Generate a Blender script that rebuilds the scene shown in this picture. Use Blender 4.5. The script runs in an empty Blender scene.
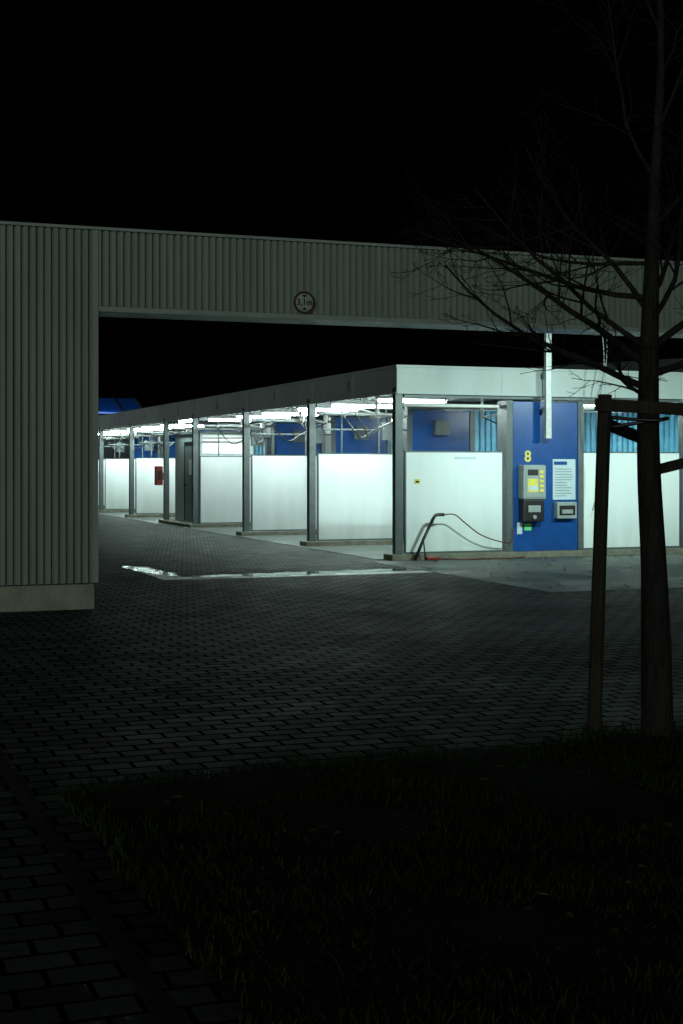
import bpy, math, random
from mathutils import Vector, Matrix, noise
import numpy as np
random.seed(7); np.random.seed(7)
S=bpy.context.scene
col=S.collection

# ---------------------------------------------------------------- materials
def newmat(name):
    m=bpy.data.materials.new(name); m.use_nodes=True
    nt=m.node_tree; b=nt.nodes['Principled BSDF']
    return m,nt,b
def mat(name,c,rough=.5,metal=0,var=.25,scale=3.0,bump=0.0,bscale=40,rvar=0.0,stretch=(1,1,1),spec=.5):
    m,nt,b=newmat(name); N=nt.nodes; L=nt.links
    geo=N.new('ShaderNodeNewGeometry'); mp=N.new('ShaderNodeMapping'); mp.inputs['Scale'].default_value=stretch
    L.new(geo.outputs['Position'],mp.inputs['Vector'])
    nz=N.new('ShaderNodeTexNoise'); nz.inputs['Scale'].default_value=scale; nz.inputs['Detail'].default_value=4; nz.inputs['Roughness'].default_value=.65
    L.new(mp.outputs[0],nz.inputs['Vector'])
    r=N.new('ShaderNodeValToRGB'); r.color_ramp.elements[0].position=.3; r.color_ramp.elements[1].position=.72
    r.color_ramp.elements[0].color=(c[0]*(1-var),c[1]*(1-var),c[2]*(1-var),1)
    r.color_ramp.elements[1].color=(min(1,c[0]*(1+var*.6)),min(1,c[1]*(1+var*.6)),min(1,c[2]*(1+var*.6)),1)
    L.new(nz.outputs['Fac'],r.inputs['Fac']); L.new(r.outputs[0],b.inputs['Base Color'])
    b.inputs['Roughness'].default_value=rough; b.inputs['Metallic'].default_value=metal
    b.inputs['Specular IOR Level'].default_value=spec
    if rvar:
        mr=N.new('ShaderNodeMapRange'); mr.inputs['From Min'].default_value=.35; mr.inputs['From Max'].default_value=.65
        mr.inputs['To Min'].default_value=rough-rvar; mr.inputs['To Max'].default_value=rough+rvar
        L.new(nz.outputs['Fac'],mr.inputs['Value']); L.new(mr.outputs[0],b.inputs['Roughness'])
    if bump:
        n2=N.new('ShaderNodeTexNoise'); n2.inputs['Scale'].default_value=bscale; n2.inputs['Detail'].default_value=3
        L.new(mp.outputs[0],n2.inputs['Vector'])
        bp=N.new('ShaderNodeBump'); bp.inputs['Strength'].default_value=bump; bp.inputs['Distance'].default_value=.02
        L.new(n2.outputs['Fac'],bp.inputs['Height']); L.new(bp.outputs[0],b.inputs['Normal'])
    return m
def emit(name,c,s):
    m,nt,b=newmat(name); b.inputs['Base Color'].default_value=(.8,.8,.8,1)
    b.inputs['Emission Color'].default_value=(*c,1); b.inputs['Emission Strength'].default_value=s
    try: m.cycles.emission_sampling='NONE'
    except Exception: pass
    return m
def paver_mat():
    m,nt,b=newmat('block_paving'); N=nt.nodes; L=nt.links
    geo=N.new('ShaderNodeNewGeometry')
    br=N.new('ShaderNodeTexBrick'); br.inputs['Scale'].default_value=1.0
    br.inputs['Brick Width'].default_value=.23; br.inputs['Row Height'].default_value=.15; br.inputs['Mortar Size'].default_value=.013
    br.inputs['Mortar Smooth'].default_value=.3; br.inputs['Bias'].default_value=0
    br.inputs['Color1'].default_value=(.026,.031,.029,1); br.inputs['Color2'].default_value=(.112,.128,.119,1); br.inputs['Mortar'].default_value=(.004,.004,.004,1)
    L.new(geo.outputs['Position'],br.inputs['Vector'])
    nz=N.new('ShaderNodeTexNoise'); nz.inputs['Scale'].default_value=.45; nz.inputs['Detail'].default_value=6; nz.inputs['Roughness'].default_value=.7
    L.new(geo.outputs['Position'],nz.inputs['Vector'])
    r=N.new('ShaderNodeValToRGB'); r.color_ramp.elements[0].position=.32; r.color_ramp.elements[0].color=(.6,.6,.6,1)
    r.color_ramp.elements[1].position=.7; r.color_ramp.elements[1].color=(1.1,1.1,1.08,1)
    L.new(nz.outputs['Fac'],r.inputs['Fac'])
    mx=N.new('ShaderNodeMix'); mx.data_type='RGBA'; mx.blend_type='MULTIPLY'; mx.inputs['Factor'].default_value=1
    L.new(br.outputs['Color'],mx.inputs['A']); L.new(r.outputs[0],mx.inputs['B']); L.new(mx.outputs['Result'],b.inputs['Base Color'])
    mr=N.new('ShaderNodeMapRange'); mr.inputs['From Min'].default_value=.35; mr.inputs['From Max'].default_value=.65
    mr.inputs['To Min'].default_value=.58; mr.inputs['To Max'].default_value=.8
    L.new(nz.outputs['Fac'],mr.inputs['Value']); L.new(mr.outputs[0],b.inputs['Roughness'])
    # joints are matt: kill their sheen
    sr=N.new('ShaderNodeMapRange'); sr.inputs['From Min'].default_value=0; sr.inputs['From Max'].default_value=1; sr.inputs['To Min'].default_value=.14; sr.inputs['To Max'].default_value=0
    L.new(br.outputs['Fac'],sr.inputs['Value']); L.new(sr.outputs[0],b.inputs['Specular IOR Level'])
    n3=N.new('ShaderNodeTexNoise'); n3.inputs['Scale'].default_value=14; n3.inputs['Detail'].default_value=3
    L.new(geo.outputs['Position'],n3.inputs['Vector'])
    ma=N.new('ShaderNodeMath'); ma.operation='MULTIPLY_ADD'; ma.inputs[1].default_value=-1.0
    L.new(br.outputs['Fac'],ma.inputs[0])
    m2=N.new('ShaderNodeMath'); m2.operation='MULTIPLY'; m2.inputs[1].default_value=.9
    L.new(n3.outputs['Fac'],m2.inputs[0]); L.new(m2.outputs[0],ma.inputs[2])
    bp=N.new('ShaderNodeBump'); bp.inputs['Strength'].default_value=1.0; bp.inputs['Distance'].default_value=.014
    L.new(ma.outputs[0],bp.inputs['Height']); L.new(bp.outputs[0],b.inputs['Normal'])
    return m
def panel_mat():
    m,nt,b=newmat('white_wash_panel'); N=nt.nodes; L=nt.links
    geo=N.new('ShaderNodeNewGeometry')
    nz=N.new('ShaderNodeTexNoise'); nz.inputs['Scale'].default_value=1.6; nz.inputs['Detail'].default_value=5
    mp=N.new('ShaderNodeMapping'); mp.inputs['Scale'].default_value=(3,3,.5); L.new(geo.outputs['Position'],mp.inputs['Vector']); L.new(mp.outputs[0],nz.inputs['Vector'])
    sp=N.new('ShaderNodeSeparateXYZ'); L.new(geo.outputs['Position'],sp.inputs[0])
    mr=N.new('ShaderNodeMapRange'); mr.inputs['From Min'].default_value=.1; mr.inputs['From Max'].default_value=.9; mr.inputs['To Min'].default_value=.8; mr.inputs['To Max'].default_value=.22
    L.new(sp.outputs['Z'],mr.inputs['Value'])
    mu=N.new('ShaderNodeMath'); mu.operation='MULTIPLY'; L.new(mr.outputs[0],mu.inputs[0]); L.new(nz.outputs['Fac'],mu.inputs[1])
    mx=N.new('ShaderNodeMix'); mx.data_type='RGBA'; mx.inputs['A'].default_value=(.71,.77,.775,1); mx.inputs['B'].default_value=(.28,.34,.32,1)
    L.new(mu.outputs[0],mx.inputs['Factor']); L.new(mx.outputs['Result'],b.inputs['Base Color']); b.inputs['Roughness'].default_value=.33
    return m
M=dict(
 pav=paver_mat(), panel=panel_mat(),
 clad=mat('gate_cladding',(.30,.36,.32),.45,0,.18,1.2,stretch=(4,4,.4)),
 trim=mat('metal_trim',(.36,.42,.385),.45,0,.15,3),
 plinth=mat('concrete_plinth',(.38,.38,.31),.85,0,.3,5,.5,50),
 dark=mat('dark_steel',(.02,.022,.022),.8,0,.2,6,spec=.15),
 steel=mat('galvanised_post',(.095,.115,.12),.45,.3,.2,6),
 pole=mat('pole_metal',(.42,.45,.45),.4,.2,.2,6),
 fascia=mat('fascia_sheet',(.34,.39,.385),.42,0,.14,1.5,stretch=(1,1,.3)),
 fascia_lit=mat('fascia_sheet_lit_side',(.62,.68,.67),.42,0,.16,1.5,stretch=(1,1,.3)),  # same sheet as the front fascia; light on this side put into paler colour
 ceil=mat('canopy_ceiling',(.42,.46,.45),.6,0,.15,2),
 blue=mat('blue_panel',(.006,.058,.235),.3,0,.3,2.5),
 curtain=mat('blue_sheet',(.16,.48,.68),.4,0,.25,3),
 conc=mat('wet_concrete',(.12,.14,.13),.58,0,.45,1.1,.35,30,rvar=.17,spec=.3),
 kerb=mat('kerb_concrete',(.15,.15,.115),.75,0,.4,7,.4,60),
 gutter=mat('gutter_concrete',(.42,.45,.43),.4,0,.4,4,.2,30,rvar=.12),
 lawnsoil=mat('lawn_soil',(.022,.028,.012),.95,0,.5,6,1,25,spec=.05),
 grass=mat('grass_blades',(.032,.045,.017),.9,0,.6,3,spec=.03),
 bark=mat('bark',(.030,.029,.025),.9,0,.5,22,1.0,60,stretch=(1,1,.25),spec=.15),
 wood=mat('stake_wood',(.040,.035,.028),.85,0,.35,20,.7,60,stretch=(1,1,.15),spec=.2),
 grey=mat('grey_box',(.26,.30,.30),.4,0,.15,6), yellow=mat('yellow_paint',(.62,.55,.09),.45,0,.2,6),
 black=mat('black_plastic',(.012,.012,.012),.4,0,.2,6), red=mat('red_paint',(.22,.015,.012),.4,0,.25,6),
 green=mat('green_label',(.12,.5,.18),.5,0,.1,6), white=mat('white_paint',(.78,.8,.78),.5,0,.05,6),
 poster=mat('poster_paper',(.44,.54,.60),.4,0,.1,6),
 signw=mat('sign_white',(.42,.46,.42),.5,0,.2,8), signr=mat('sign_red',(.07,.035,.03),.5,0,.2,8),
 doorm=mat('cabin_metal',(.42,.50,.50),.5,0,.15,3), doorp=mat('cabin_door_metal',(.27,.33,.33),.5,0,.15,3),
 leaf=mat('dead_leaf',(.13,.09,.035),.8,0,.5,9,spec=.2),
 hose=mat('hose_rubber',(.09,.015,.015),.5), num=mat('number_grey',(.15,.18,.18),.6,0,.1,5),
 bluelit=mat('blue_roof',(.01,.12,.62),.35,0,.2,2), hall=mat('dark_hall',(.06,.07,.065),.7,0,.2,2),
 tube=emit('fluorescent_tube',(.85,1.0,.95),60), lens=emit('added_floodlight_lens',(.85,1,.95),14),
)
m,nt,b=newmat('standing_water'); b.inputs['Base Color'].default_value=(.06,.065,.063,1); b.inputs['Roughness'].default_value=.07
g=nt.nodes.new('ShaderNodeNewGeometry'); n=nt.nodes.new('ShaderNodeTexNoise'); n.inputs['Scale'].default_value=7; n.inputs['Detail'].default_value=3
bp=nt.nodes.new('ShaderNodeBump'); bp.inputs['Strength'].default_value=.3; bp.inputs['Distance'].default_value=.012
nt.links.new(g.outputs['Position'],n.inputs['Vector']); nt.links.new(n.outputs['Fac'],bp.inputs['Height']); nt.links.new(bp.outputs[0],b.inputs['Normal'])
M['water']=m

# ---------------------------------------------------------------- builders
def empty(name,loc=(0,0,0)):
    o=bpy.data.objects.new(name,None); col.objects.link(o); o.location=loc; return o
def mesh(name,V,F,m,parent=None,smooth=False,bevel=0):
    me=bpy.data.meshes.new(name); me.from_pydata([tuple(v) for v in V],[],F); me.update()
    me.materials.append(m)
    o=bpy.data.objects.new(name,me); col.objects.link(o)
    if parent: o.parent=parent
    if smooth:
        for p in me.polygons: p.use_smooth=True
    if bevel:
        md=o.modifiers.new('bevel','BEVEL'); md.width=bevel; md.segments=2; md.limit_method='ANGLE'
    return o
class B:
    def __init__(s): s.V=[];s.F=[]
    def box(s,x0,x1,y0,y1,z0,z1):
        i=len(s.V)
        s.V+=[(x0,y0,z0),(x1,y0,z0),(x1,y1,z0),(x0,y1,z0),(x0,y0,z1),(x1,y0,z1),(x1,y1,z1),(x0,y1,z1)]
        s.F+=[tuple(i+k for k in f) for f in ((0,3,2,1),(4,5,6,7),(0,1,5,4),(1,2,6,5),(2,3,7,6),(3,0,4,7))]
        return s
    def tube(s,pts,rads,n=8,cap=True):
        pts=[Vector(p) for p in pts]
        if not hasattr(rads,'__len__'): rads=[rads]*len(pts)
        up=Vector((0,0,1)); t0=(pts[1]-pts[0]).normalized()
        if abs(t0.dot(up))>.9: up=Vector((1,0,0))
        a=t0.cross(up).normalized(); i0=len(s.V)
        for k,p in enumerate(pts):
            t=(pts[min(k+1,len(pts)-1)]-pts[max(k-1,0)]).normalized()
            a=(a-t*a.dot(t)).normalized(); b=t.cross(a)
            for j in range(n):
                an=2*math.pi*j/n
                s.V.append(tuple(p+(a*math.cos(an)+b*math.sin(an))*rads[k]))
        for k in range(len(pts)-1):
            for j in range(n):
                q=i0+k*n; s.F.append((q+j,q+(j+1)%n,q+n+(j+1)%n,q+n+j))
        if cap:
            s.F.append(tuple(i0+j for j in reversed(range(n)))); e=i0+(len(pts)-1)*n; s.F.append(tuple(e+j for j in range(n)))
        return s
    def obj(s,name,m,parent=None,smooth=False,bevel=0): return mesh(name,s.V,s.F,m,parent,smooth,bevel)
def box(name,m,x0,x1,y0,y1,z0,z1,parent=None,bevel=0): return B().box(x0,x1,y0,y1,z0,z1).obj(name,m,parent,bevel=bevel)
def smoothpts(P,k=6):
    P=[Vector(p) for p in P]; out=[]
    for i in range(len(P)-1):
        p0=P[max(i-1,0)];p1=P[i];p2=P[i+1];p3=P[min(i+2,len(P)-1)]
        for j in range(k):
            t=j/k
            out.append(.5*((2*p1)+(p2-p0)*t+(2*p0-5*p1+4*p2-p3)*t*t+(3*p1-p0-3*p2+p3)*t**3))
    out.append(P[-1]); return out
def corrugated(name,m,x0,x1,z0,z1,y,pitch,depth,parent):
    V=[];F=[]; x=x0; prof=[]
    while x<x1-1e-4:
        for f,d in ((0,0),(.55,0),(.66,depth),(.89,depth)):
            xx=x+f*pitch
            if xx<x1: prof.append((xx,d))
        x+=pitch
    prof.append((x1,0))
    for xx,d in prof: V+=[(xx,y+d,z0),(xx,y+d,z1)]
    for i in range(len(prof)-1): F.append((2*i,2*i+2,2*i+3,2*i+1))
    return mesh(name,V,F,m,parent)
def text(name,s,size,m,loc,rot,parent=None,ext=.004):
    c=bpy.data.curves.new(name,'FONT'); c.body=s; c.size=size; c.align_x='CENTER'; c.align_y='CENTER'; c.extrude=ext; c.offset=size*.02
    o=bpy.data.objects.new(name,c); col.objects.link(o); o.location=loc; o.rotation_euler=rot; c.materials.append(m)
    if parent: o.parent=parent
    return o
def area(name,parent,loc,rot,sx,sy,e,c=(.73,1,.905)):
    ld=bpy.data.lights.new(name,'AREA'); ld.shape='RECTANGLE'; ld.size=sx; ld.size_y=sy; ld.energy=e; ld.color=c
    lo=bpy.data.objects.new(name,ld); col.objects.link(lo); lo.parent=parent; lo.location=loc; lo.rotation_euler=rot; return lo
FR=(math.radians(90),0,0); LF=(math.radians(90),0,math.radians(-90))

# ---------------------------------------------------------------- ground
mesh('ground',[(-400,-100,0),(400,-100,0),(400,700,0),(-400,700,0)],[(0,1,2,3)],M['pav'])
cp=B()
for (a,b_,c,d) in ((8.7,12.35,15.7,21.7),(12.362,20.5,15.7,21.7)): cp.box(a,b_,c,d,-.05,.006)
cp.obj('concrete_slab',M['conc'])
box('wash_bay_floor',M['conc'],9.0,20.2,22.3,53.5,-.05,.008)
box('drain_channel',M['dark'],.93,1.0,-3,9.2,-.05,.005)
B().box(4.64,4.98,19.68,21.95,-.05,.005).box(4.62,8.69,19.25,19.678,-.05,.005).obj('drainage_gutter',M['gutter'])
def blob(path,w,z,mname,name,parent=None):
    pts=smoothpts([(a,b_,z) for a,b_ in path],10); V=[];F=[]
    n=len(pts)
    for i,p in enumerate(pts):
        t=(pts[min(i+1,n-1)]-pts[max(i-1,0)]).normalized(); s=Vector((-t.y,t.x,0))
        e=math.sin(math.pi*min(1,max(.02,i/(n-1))))**.4
        wl=w*e*(.6+.5*random.random()+.25*math.sin(i*.9)); wr=w*e*(.6+.5*random.random()+.2*math.cos(i*1.3))
        V+=[tuple(p+s*wl),tuple(p-s*wr)]
    for i in range(n-1): F.append((2*i+1,2*i+3,2*i+2,2*i))
    return mesh(name,V,F,M[mname],parent)
pu=empty('puddle')
blob([(4.68,22.1),(4.74,21.5),(4.85,20.6),(4.95,19.85)],.19,.0095,'water','water_1',pu)
blob([(5.1,19.62),(5.7,19.68),(6.4,19.7),(7.2,19.78),(7.9,19.86),(8.66,19.95)],.30,.0095,'water','water_2',pu)

# ---------------------------------------------------------------- gateway
G=empty('metal_gateway')
YF=15.75
box('pillar_core',M['trim'],-5,3.0,YF+.05,YF+.75,.28,4.2,G)
box('beam_core',M['trim'],3.002,20.0,YF+.05,YF+.75,3.32,4.2,G)
box('far_pillar_core',M['trim'],20.002,25,YF+.05,YF+.75,.28,4.2,G)
corrugated('pillar_sheet',M['clad'],-5,2.97,.285,4.2,YF,.082,.045,G)
corrugated('beam_sheet',M['clad'],3.02,20.0,3.36,4.2,YF,.082,.045,G)
corrugated('far_pillar_sheet',M['clad'],20.05,25,.285,4.2,YF,.082,.045,G)
box('top_cap',M['trim'],-5.02,25.02,YF-.03,YF+.8,4.203,4.235,G)
box('beam_drip',M['trim'],3.035,20.0,YF-.012,YF+.045,3.3,3.355,G)
box('pillar_edge',M['trim'],2.972,3.03,YF-.014,YF+.047,.285,4.2,G)
box('plinth',M['plinth'],-5,2.98,YF-.06,YF+.78,-.05,.275,G,bevel=.01)
box('far_plinth',M['plinth'],20.02,25,YF-.06,YF+.78,-.05,.275,G,bevel=.01)
sg=empty('clearance_sign',(5.44,YF-.03,3.49))
def disc(name,r,m,y0,y1,par,cz=0,n=40):
    V=[(r*math.cos(2*math.pi*i/n),y,cz+r*math.sin(2*math.pi*i/n)) for y in (y0,y1) for i in range(n)]
    F=[tuple(range(n)),tuple(reversed(range(n,2*n)))]+[(i,n+i,n+(i+1)%n,(i+1)%n) for i in range(n)]
    return mesh(name,V,F,m,par)
disc('rim',.142,M['signw'],-.006,.01,sg); disc('red_ring',.136,M['signr'],-.012,-.0065,sg); disc('face',.105,M['signw'],-.018,-.0125,sg)
text('legend','3,1m',.10,M['dark'],(0,-.020,.0),FR,sg,.001)
def tri(nm,p,par): 
    V=[(x,y,z) for y in (-.022,-.0185) for x,z in p]; return mesh(nm,V,[(0,1,2),(5,4,3),(0,3,4,1),(1,4,5,2),(2,5,3,0)],M['dark'],par)
tri('arrow_top',[(-.03,.09),(.03,.09),(0,.055)],sg); tri('arrow_bottom',[(-.03,-.09),(.03,-.09),(0,-.055)],sg)
for fx,en in ((10.7,118),(14.2,105)):  # out-of-view floodlights, added behind the beam to light the bay front
    fl=empty('added_floodlight')
    B().box(fx-.3,fx+.3,YF+.86,YF+.98,3.42,3.66).box(fx-.05,fx+.05,YF+.752,YF+.858,3.5,3.6).obj('housing',M['dark'],fl,bevel=.01)
    box('lens',M['lens'],fx-.27,fx+.27,YF+.982,YF+.99,3.45,3.63,fl)
    area('added_flood_lamp',fl,(fx,YF+1.0,3.54),(math.radians(70),0,0),.54,.18,en).data.spread=math.radians(85)

# ---------------------------------------------------------------- car wash
W=empty('self_service_car_wash')
X0,X1=9.24,15.4
XE,YE=20.2,35.4
PX=9.3
DV=[22.06,26.43,30.88,35.4,38.5,43.0,47.8,52.5]
box('roof',M['ceil'],X0+.03,X1-.03,21.98,53.4,2.9,3.2,W)
box('roof_extension',M['ceil'],X1-.028,XE-.03,21.98,YE,2.9,3.2,W)
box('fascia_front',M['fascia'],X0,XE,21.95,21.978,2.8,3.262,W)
box('fascia_side',M['fascia_lit'],X0,X0+.028,21.98,53.4,2.8,3.262,W)
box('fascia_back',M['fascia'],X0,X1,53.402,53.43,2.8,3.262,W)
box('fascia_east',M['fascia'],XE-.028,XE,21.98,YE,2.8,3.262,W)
e=B(); e2=B()
e.box(X0-.02,XE+.02,21.925,21.948,3.235,3.275); e2.box(X0-.026,X0-.002,21.95,53.4,3.235,3.275)
e2.box(X0-.012,X0-.002,21.96,53.4,2.79,2.82); e.box(X0,XE,21.935,21.948,2.79,2.82)
y=24
while y<53: e2.box(X0-.006,X0-.001,y,y+.02,2.83,3.23); y+=2.2
x=11.2
while x<20: e.box(x,x+.02,21.943,21.949,2.83,3.23); x+=2.05
e.obj('fascia_trim',M['fascia'],W); e2.obj('fascia_side_trim',M['fascia_lit'],W)
pb=B(); cb=B(); kb=B(); wb=B(); fb=B(); bb=B(); gb_=B()
for i,y in enumerate(DV):
    w=.07; ext=y<36
    for xx in ((PX,) if y==38.5 else ((PX,14.95,20.0) if ext else (PX,14.95))):
        pb.box(xx-w,xx+w,y-w,y+w,.0,2.898)
        pb.box(xx-.12,xx+.12,y-.12,y+.12,.0,.02)
    cb.box(PX+.1,14.85,y-.05,y+.05,2.74,2.897)
    kb.box(9.12,15.0,y-.2,y+.2,-.05,.1)
    if y==38.5: continue
    spans=[(9.45,11.25),(12.86,14.84)]+([(15.1,19.9)] if ext else [])
    for a,c in spans:
        wb.box(a,c,y-.02,y+.02,.13,1.81)
        fb.box(a,c,y-.025,y+.025,1.812,1.835); fb.box(a,c,y-.03,y+.03,.102,.128)
        fb.box(a-.03,a-.002,y-.027,y+.027,.102,1.836)
    bb.box(11.45,12.72,y-.05,y+.30,.101,2.70)
    gb_.box(11.32,11.44,y-.06,y+.31,.101,2.72); gb_.box(12.73,12.84,y-.06,y+.31,.101,2.72)
pb.obj('posts',M['steel'],W,bevel=.008); cb.obj('cross_beams',M['steel'],W); kb.obj('kerbs',M['kerb'],W,bevel=.015)
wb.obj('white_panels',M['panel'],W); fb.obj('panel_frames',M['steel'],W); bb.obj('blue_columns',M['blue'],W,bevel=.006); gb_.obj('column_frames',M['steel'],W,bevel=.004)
mb=B()
for y in DV[1:]:
    if y==38.5: continue
    corrugated('upper_sheet',M['curtain'],12.87,14.8,1.86,2.72,y,.13,.05,W)
    for xx in (13.5,14.2): mb.box(xx,xx+.05,y-.07,y-.02,1.86,2.72)
    if y<36:
        corrugated('upper_sheet_east',M['curtain'],15.1,19.9,1.86,2.72,y,.13,.05,W)
        for xx in (15.9,16.9,17.9,18.9): mb.box(xx,xx+.06,y-.07,y-.02,1.86,2.72)
mb.obj('sheet_rails',M['white'],W)
fx=B(); tu=B(); bays=[(22.06,26.43),(26.43,30.88),(30.88,35.4),(38.5,43.0),(43.0,47.8),(47.8,52.5)]
for k,(a,b_) in enumerate(bays):
    yc=(a+b_)/2
    f=(.78,.74,.42,1,1,1)[k]
    spots=[(9.42,a+1.2,36),(9.42,b_-.8,36),(13.2,yc,48)]+([(16.6,yc,50)] if k<2 else [])
    for xx,yy,en in spots:
        fx.box(xx,xx+1.35,yy-.07,yy+.07,2.765,2.84); fx.box(xx+.6,xx+.75,yy-.03,yy+.03,2.842,2.898)
        for dy in (-.04,.04): tu.tube([(xx+.04,yy+dy,2.73),(xx+1.31,yy+dy,2.73)],.024,6)
        if k<3 or (xx<10 and yy>yc):
            area('tube_lamp',W,(xx+.675,yy,2.69),(0,0,0),1.3,.14,en*f*(1.5 if k>=3 else 1))
fx.box(9.37,9.47,36.0,37.5,2.80,2.88); tu.tube([(9.42,36.02,2.765),(9.42,37.48,2.765)],.03,6)
area('tube_lamp_cabin',W,(9.38,36.8,2.72),(0,math.radians(-12),math.radians(0)),.12,1.4,34)
fx.obj('light_fittings',M['white'],W); tu.obj('fluorescent_tubes',M['tube'],W)
bo=B(); ho=B(); dk=B()
for k,(a,b_) in enumerate(bays):
    yc=(a+b_)/2
    for xx,ang in ((10.6,2.6+.3*k),(12.2,-.5-.35*k),(10.0,-2.2+.4*k)):
        bo.tube([(xx,yc+.5,2.9),(xx,yc+.5,2.5)],.035,8)
        ex=xx+1.1*math.cos(ang); ey=yc+.5+1.1*math.sin(ang)*.9
        bo.tube(smoothpts([(xx,yc+.5,2.52),(xx+.3*math.cos(ang),yc+.5+.3*math.sin(ang),2.56),(ex,ey,2.60),(ex+.12*math.cos(ang),ey,2.50)],5),.020,7)
        ho.tube(smoothpts([(ex+.12*math.cos(ang),ey,2.50),(ex+.1,ey,2.25),(ex*.7+xx*.3,ey+.05,2.12),(ex*.4+xx*.6,ey+.1,2.28),(xx,yc+.45,2.52)],6),.014,6)
    bo.tube([(9.5,a+.25,2.62),(14.7,a+.25,2.62)],.03,8); dk.tube([(9.4,b_-.45,2.60),(11.3,b_-.45,2.60)],.026,8)
    for xx in (10.3,11.0,13.0): bo.tube([(xx,a+.25,2.62),(xx,a+.25,2.9)],.015,6)
    dk.tube([(9.5,b_-.1,2.30),(11.3,b_-.1,2.30)],.02,6)
    for xx in (9.9,10.7): dk.tube([(xx,b_-.1,1.84),(xx,b_-.1,2.74)],.018,6)
    dk.box(10.75,11.05,b_-.24,b_-.13,2.1,2.45); dk.box(11.9,12.2,b_-.2,b_-.055,2.2,2.5)
    dk.box(9.42,14.8,yc-.04,yc+.04,2.845,2.897)
    for xx in (11.2,12.85): dk.box(xx,xx+.08,a+.1,b_-.1,2.80,2.896)
bo.obj('swing_booms',M['white'],W,smooth=True); ho.obj('boom_hoses',M['black'],W,smooth=True); dk.obj('service_pipework',M['steel'],W)
B().box(10.6,11.2,31.2,31.8,3.201,3.4).box(13.2,13.9,40,40.7,3.201,3.45).obj('roof_vents',M['dark'],W)
for k,yy in enumerate((24.2,28.6,33.1,36.9,40.8,45.3,50.1)):
    text('bay_number',str(8-k),.26,M['num'],(X0-.008,yy,3.03),LF,W,.001)
C=empty('service_cabin')
cx=9.46
box('walls',M['doorm'],cx,10.9,35.5,38.15,.10,2.42,C,bevel=.01)
box('roof_cap',M['steel'],cx-.03,10.93,35.465,38.18,2.423,2.47,C)
box('front_sheet',M['white'],cx+.06,10.88,35.47,35.498,1.9,2.38,C)
B().box(cx-.03,cx-.002,35.9,35.95,.12,2.22).box(cx-.03,cx-.002,36.99,37.04,.12,2.22).box(cx-.03,cx-.002,35.952,36.988,2.17,2.22).obj('door_frame',M['dark'],C)
box('door',M['doorp'],cx-.02,cx-.002,35.955,36.985,.13,2.165,C)
box('door_handle',M['black'],cx-.07,cx-.022,36.85,36.95,1.05,1.1,C)
box('notice',M['white'],cx-.028,cx-.022,36.25,36.55,1.35,1.75,C)
box('step',M['kerb'],9.1,cx-.01,35.7,38.2,-.05,.09,C)
rc=empty('fire_extinguisher_cabinet')
box('cabinet',M['red'],8.99,9.18,38.38,38.62,1.05,1.58,rc,bevel=.02)
box('cabinet_window',M['black'],9.02,9.14,38.372,38.378,1.2,1.45,rc)
box('cabinet_bracket',M['steel'],9.182,9.228,38.46,38.54,1.2,1.4,rc)
Yp=22.01
text('bay_number_sign','8',.27,M['yellow'],(11.73,Yp-.008,1.74),FR,None,.002)
P=empty('payment_machine')
box('body',M['grey'],11.53,11.97,Yp-.24,Yp-.002,1.0,1.6,P,bevel=.03)
box('front_plate',M['grey'],11.565,11.935,Yp-.25,Yp-.242,1.04,1.57,P,bevel=.003)
box('yellow_field',M['yellow'],11.60,11.80,Yp-.256,Yp-.2505,1.13,1.36,P)
box('display',M['black'],11.60,11.80,Yp-.258,Yp-.2505,1.42,1.52,P)
box('price_label',M['poster'],11.62,11.78,Yp-.259,Yp-.2562,1.16,1.24,P)
bt=B()
for r in range(5): bt.box(11.83,11.91,Yp-.262,Yp-.2505,1.13+r*.08,1.18+r*.08)
bt.obj('buttons',M['yellow'],P,bevel=.005)
box('lower_housing',M['black'],11.55,11.95,Yp-.2,Yp-.002,.62,.995,P,bevel=.02)
box('coin_tray',M['grey'],11.63,11.87,Yp-.225,Yp-.202,.78,.90,P,bevel=.01)
B().tube([(11.75,Yp-.21,.70),(11.75,Yp-.235,.70)],.035,12).obj('coin_lock',M['grey'],P)
box('green_label',M['green'],11.66,11.80,Yp-.01,Yp-.003,.46,.58,P)
box('qr_label',M['poster'],11.52,11.62,Yp-.01,Yp-.003,.40,.60,P)
po=empty('price_poster')
box('board',M['poster'],12.22,12.67,Yp-.012,Yp-.003,.99,1.70,po)
pl=B()
for r in range(11): pl.box(12.26,12.26+.2+.17*random.random(),Yp-.015,Yp-.0125,1.05+r*.047,1.062+r*.047)
pl.obj('print_lines',M['num'],po); box('header',M['blue'],12.24,12.5,Yp-.015,Yp-.0125,1.6,1.66,po)
dx=empty('dispenser_box')
box('body',M['grey'],12.24,12.63,Yp-.14,Yp-.002,.66,.95,dx,bevel=.015); box('slot',M['black'],12.28,12.59,Yp-.146,Yp-.142,.72,.89,dx); box('flap',M['grey'],12.33,12.54,Yp-.152,Yp-.147,.75,.82,dx)
sl=empty('panel_label'); box('plate',M['yellow'],9.60,9.70,22.03,22.037,1.28,1.36,sl); box('ink',M['dark'],9.62,9.68,22.026,22.029,1.30,1.33,sl)
tn=empty('notice_strip'); box('plate',M['poster'],10.35,10.75,22.03,22.037,1.70,1.74,tn)
po=empty('boom_pole')
B().box(11.95,12.06,21.74,21.83,2.05,4.3).obj('mast',M['pole'],po,bevel=.012)
B().box(11.93,12.08,21.835,21.86,2.5,2.6).box(11.96,12.05,21.861,21.9599,2.52,2.58).box(11.93,12.08,21.835,21.86,3.1,3.2).box(11.96,12.05,21.861,21.924,3.12,3.18).obj('brackets',M['steel'],po)
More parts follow.
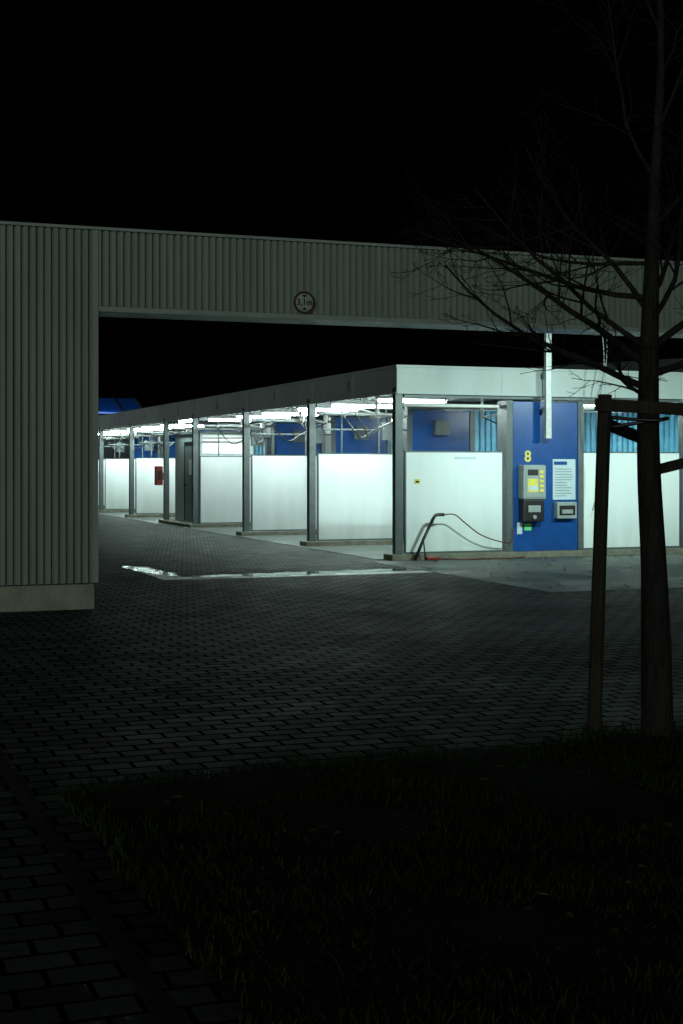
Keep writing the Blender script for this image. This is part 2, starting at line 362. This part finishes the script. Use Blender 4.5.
B().tube(smoothpts([(12.0,21.78,4.3),(12.3,21.7,4.45),(12.8,21.5,4.2),(12.95,21.5,3.3),(12.87,21.6,2.4),(12.98,21.6,1.6),(12.9,21.8,.8)],8),.010,6).tube(smoothpts([(12.0,21.8,4.25),(12.5,21.8,4.4),(13.05,21.7,4.0),(13.1,21.7,3.3),(12.95,21.8,2.7)],8),.010,6).obj('hose',M['grey'],po,smooth=True)
LN=empty('pressure_washer_lance')
B().tube([(9.47,21.72,.01),(9.62,21.72,.35),(9.80,21.72,.70)],[.03,.026,.03],8).tube(smoothpts([(9.80,21.72,.70),(9.86,21.72,.76),(10.0,21.72,.765)],4),.028,8).tube([(9.66,21.72,.01),(9.62,21.72,.4)],.012,6).obj('lance',M['black'],LN,smooth=True)
box('rest_base',M['red'],9.66,9.88,21.64,21.76,.012,.07,LN,bevel=.015)
B().tube(smoothpts([(10.0,21.72,.765),(10.2,21.72,.76),(10.4,21.74,.62),(10.7,21.78,.42),(11.05,21.82,.30),(11.35,21.9,.27),(11.42,21.95,.5)],7),.011,6).tube(smoothpts([(9.88,21.7,.03),(10.3,21.5,.02),(10.8,21.6,.02),(11.2,21.55,.02),(11.5,21.7,.02)],7),.012,6).obj('hose',M['hose'],LN,smooth=True)

# ---------------------------------------------------------------- background
R=empty('blue_roofed_hall')
V=[(2,62,3.95),(14,62,3.95),(14,64,4.65),(2,64,4.65),(2,62,3.88),(14,62,3.88)]
mesh('blue_roof',V,[(0,1,2,3),(4,5,1,0)],M['bluelit'],R)
rb=B()
for k in range(13): rb.tube([(2+k,62,3.98),(2+k,64,4.68)],.05,4)
rb.obj('roof_ribs',M['dark'],R); box('hall_wall',M['hall'],2.1,13.9,63,74,0,3.87,R)
B().box(3,13,61.6,61.7,3.55,3.65).obj('eave_tube',emit('eave_tube',(.8,.95,1),1.2),R)
area('eave_lamp',R,(8,60.6,3.9),(math.radians(115),0,0),10,.2,110,(.7,.9,1))
H=empty('storage_hall')
V=[(18.4,38,0),(34,38,0),(34,38,5.6),(18.4,38,4.4),(18.4,52,0),(34,52,0),(34,52,5.6),(18.4,52,4.4)]
mesh('hall_body',V,[(0,1,2,3),(1,5,6,2),(5,4,7,6),(4,0,3,7),(3,2,6,7)],M['hall'],H)

# ---------------------------------------------------------------- tree
T=Vector((4.58,7.02,0)); Rv=Vector((.9361,-.3518,0)); Fv=Vector((.3518,.9361,0))
tr=B()
def grow(p,d,L,r,lev):
    k={1:7,2:5,3:4,4:3}[lev]; pts=[p.copy()]; rs=[r]; dd=d.copy()
    for i in range(k):
        dd=(dd+Vector((random.gauss(0,1),random.gauss(0,1),random.gauss(0,1)))*.12+Vector((0,0,.04))).normalized()
        pts.append(pts[-1]+dd*L/k); rs.append(max(.0015,r*(1-.8*(i+1)/k)))
    tr.tube(pts,rs,{1:7,2:5,3:4,4:3}[lev],cap=False)
    if lev<4:
        n={1:9,2:5,3:2}[lev]
        for j in range(n):
            f=.18+.8*(j+random.random()*.6)/n; f=min(f,.98); q=f*k; a=int(q); pt=pts[a].lerp(pts[min(a+1,k)],q-a)
            base=(pts[min(a+1,k)]-pts[a]).normalized()
            rv=Vector((random.gauss(0,1),random.gauss(0,1),random.gauss(0,.6))); rv=(rv-base*rv.dot(base)).normalized()
            an=math.radians(random.uniform(28,58)); nd=(base*math.cos(an)+rv*math.sin(an)).normalized()
            grow(pt,nd,L*random.uniform(.32,.52)*(1.15-.5*f),max(.0018,rs[a]*.5),lev+1)
tp=[(.01,0,0,.115),(.0,0,.12,.09),(.0,0,.5,.080),(-.02,0,1.0,.074),(-.05,0,1.6,.066),(-.05,0,2.1,.058),(-.03,.03,2.6,.046),(-.01,.02,3.2,.033),(.02,0,3.9,.022),(.0,-.03,4.7,.015),(.02,0,5.6,.009),(.03,0,6.3,.004)]
pts=smoothpts([T+Rv*a+Fv*b_+Vector((0,0,c)) for a,b_,c,_ in tp],4)
rs=list(np.interp(np.linspace(0,len(tp)-1,len(pts)),range(len(tp)),[t[3] for t in tp]))
tr.tube(pts,rs,12)
def trunk_at(z):
    for a,b_ in zip(pts,pts[1:]):
        if a.z<=z<=b_.z: return a.lerp(b_,(z-a.z)/(b_.z-a.z))
limbs=[(2.02,(-1,.1,.52),1.4,.022),(2.15,(-.9,-.4,.55),1.5,.024),(2.25,(-1,.4,.36),1.5,.018),(2.25,(.9,.3,.6),1.6,.024),(2.45,(-.6,.5,.8),1.35,.018),(2.1,(.8,-.5,.35),1.4,.022),(2.55,(-1,-.1,.2),1.45,.018),(2.4,(.3,-.8,.6),1.2,.018),(2.55,(.5,.8,.6),1.4,.018),(1.95,(-.5,-.7,.4),.8,.014),(2.75,(-1,.3,.05),1.15,.014)]
for z,dv,L,r in limbs:
    d=(Rv*dv[0]+Fv*dv[1]+Vector((0,0,dv[2]))).normalized(); grow(trunk_at(z),d,L,r,1)
for i in range(11):
    z=2.95+i*.28; an=i*2.4; el=math.radians(48+i*2)
    d=Vector((math.cos(an)*math.cos(el),math.sin(an)*math.cos(el),math.sin(el))); grow(trunk_at(z),d,1.35-.07*i,.013-.0005*i,1)
tr.obj('bare_tree',M['bark'],smooth=True)
A=T-Rv*.34-Fv*.02; Bq=T+Rv*.52+Fv*.05; Cq=T+Rv*.05+Fv*.5
ts=empty('tree_support_frame'); z=Vector((0,0,1))
sk=B()
sk.tube([A-Rv*.03,A+Rv*.035+z*1.99],[.042,.040],10); sk.tube([Bq,Bq+z*1.98],.04,10); sk.tube([Cq,Cq+z*1.9],.04,10)
sk.obj('stakes',M['wood'],ts)
cr=B()
def bar(p,q,h=.035,t=.02):
    u=(q-p).normalized(); s=u.cross(z).normalized(); w=s.cross(u)
    i=len(cr.V)
    for P_ in (p,q):
        for a,b_ in ((-t,-h),(t,-h),(t,h),(-t,h)): cr.V.append(tuple(P_+s*a+w*b_))
    cr.F.extend([(i,i+1,i+2,i+3),(i+7,i+6,i+5,i+4),(i,i+4,i+5,i+1),(i+1,i+5,i+6,i+2),(i+2,i+6,i+7,i+3),(i+3,i+7,i+4,i)])
bar(A-Rv*.03-Fv*.06+z*1.93,Bq+Rv*.1-Fv*.06+z*1.88)
bar(A+Rv*.03+Fv*.03+z*1.83,Cq+Fv*.05+z*1.74,.03)
bar(Cq+Fv*.05+z*1.54,Bq+Rv*.07+Fv*.03+z*1.70,.03)
cr.obj('rails',M['wood'],ts)
B().tube(smoothpts([A+Rv*.05+z*1.86,T-Rv*.05-Fv*.09+z*1.84,T+Rv*.03-Fv*.08+z*1.85,A+Rv*.05+z*1.80],5),.012,6).obj('strap',M['black'],ts,smooth=True)

# ---------------------------------------------------------------- lawn
def yE(x): return 6.88+.10*(x-1.1)+.10*noise.noise(Vector((x*1.4,3,0)))+.04*noise.noise(Vector((x*6,1,0)))
def xE(y): return 1.16+.08*noise.noise(Vector((5,y*1.6,0)))+.03*noise.noise(Vector((2,y*7,0)))
nx,ny=120,80; V=[];F=[]
for j in range(ny):
    for i in range(nx):
        u=i/(nx-1); v=j/(ny-1)
        y0=-3+v*9.9; x0_=xE(y0); xx=x0_+u*(14-x0_); yy=-3+v*(yE(xx)+3)
        h=.03+.045*noise.noise(Vector((xx*1.3,yy*1.3,0)))+.02*noise.noise(Vector((xx*6,yy*6,3)))
        ed=max(0,min(1,(yE(xx)-yy)/.25,(xx-x0_)/.2)); V.append((xx,yy,.007+max(0,h)*ed))
for j in range(ny-1):
    for i in range(nx-1):
        q=j*nx+i; F.append((q,q+1,q+nx+1,q+nx))
lw=empty('lawn'); mesh('turf',V,F,M['lawnsoil'],lw,smooth=True)
V=[];F=[]
for n in range(70000):
    xx=random.uniform(1.08,9.0); yy=random.uniform(2.8,7.75)
    if xx<xE(yy)-.03 or yy>yE(xx)+.04: continue
    dn=noise.noise(Vector((xx*1.6,yy*1.6,9)))
    if random.random()>.75+dn*.9: continue
    h=random.uniform(.015,.045)*(1+.8*max(0,dn))
    if min(math.hypot(xx-T.x,yy-T.y),math.hypot(xx-A.x,yy-A.y))<.3: h*=1.8
    if random.random()<.003: h*=2.2
    w=random.uniform(.0025,.005); an=random.uniform(0,6.28); lx=random.gauss(0,.8)*h; ly=random.gauss(0,.8)*h
    i=len(V); c,s=math.cos(an)*w,math.sin(an)*w
    V+=[(xx-c,yy-s,.012),(xx+c,yy+s,.012),(xx+c*.6+lx*.4,yy+s*.6+ly*.4,.03+h*.6),(xx-c*.6+lx*.4,yy-s*.6+ly*.4,.03+h*.6),(xx+lx,yy+ly,.03+h)]
    F+=[(i,i+1,i+2,i+3),(i+3,i+2,i+4)]
mesh('blades',V,F,M['grass'],lw)
V=[];F=[]
def leaf(xx,yy,z0,s):
    an=random.uniform(0,6.28); c,sn=math.cos(an),math.sin(an); i=len(V)
    for a,b_,h in ((-1,0,0),(-.3,.5,.25),(.5,.4,.3),(1,0,.1),(.5,-.4,.35),(-.3,-.5,.2)):
        V.append((xx+s*(a*c-b_*sn),yy+s*(a*sn+b_*c),z0+h*s*random.uniform(.2,1)))
    F.append((i,i+1,i+2,i+3,i+4,i+5))
for _ in range(300): leaf(random.uniform(8.8,16),random.uniform(15.8,21.7),.012,random.uniform(.02,.05))
for _ in range(110): leaf(random.gauss(12,1.6),21.6-abs(random.gauss(0,.15)),.012,random.uniform(.02,.05))
for _ in range(120): leaf(random.uniform(-1,9),random.uniform(5,15),.006,random.uniform(.02,.045))
for _ in range(90): leaf(random.uniform(1.3,8),random.uniform(3.5,7.6),.06,random.uniform(.02,.04))
mesh('fallen_leaves',V,F,M['leaf'])

# ---------------------------------------------------------------- light
w=bpy.data.worlds.new('World'); S.world=w; w.use_nodes=True; nt=w.node_tree
sk=nt.nodes.new('ShaderNodeTexSky'); sk.sky_type='NISHITA'; sk.sun_disc=False; sk.sun_elevation=math.radians(4.5); sk.sun_rotation=math.radians(210)
nt.links.new(sk.outputs[0],nt.nodes['Background'].inputs['Color']); nt.nodes['Background'].inputs['Strength'].default_value=.00006
sd=bpy.data.lights.new('sun','SUN'); sd.energy=.56; sd.angle=math.radians(22); sd.color=(.86,1,.89)
so=bpy.data.objects.new('sun',sd); col.objects.link(so); so.rotation_euler=(math.radians(85.5),0,math.radians(-30))
# ---------------------------------------------------------------- camera
cd=bpy.data.cameras.new('camera'); cam=bpy.data.objects.new('camera',cd); col.objects.link(cam); S.camera=cam
cd.sensor_fit='VERTICAL'; cd.sensor_height=36; cd.lens=50; cd.shift_y=-46/1024; cd.clip_end=2000; cd.clip_start=.1
cam.location=(0,0,1.58); cam.rotation_euler=(math.radians(90),0,math.radians(-20.6))
S.view_settings.view_transform='Standard'; S.view_settings.look='None'; S.view_settings.exposure=0
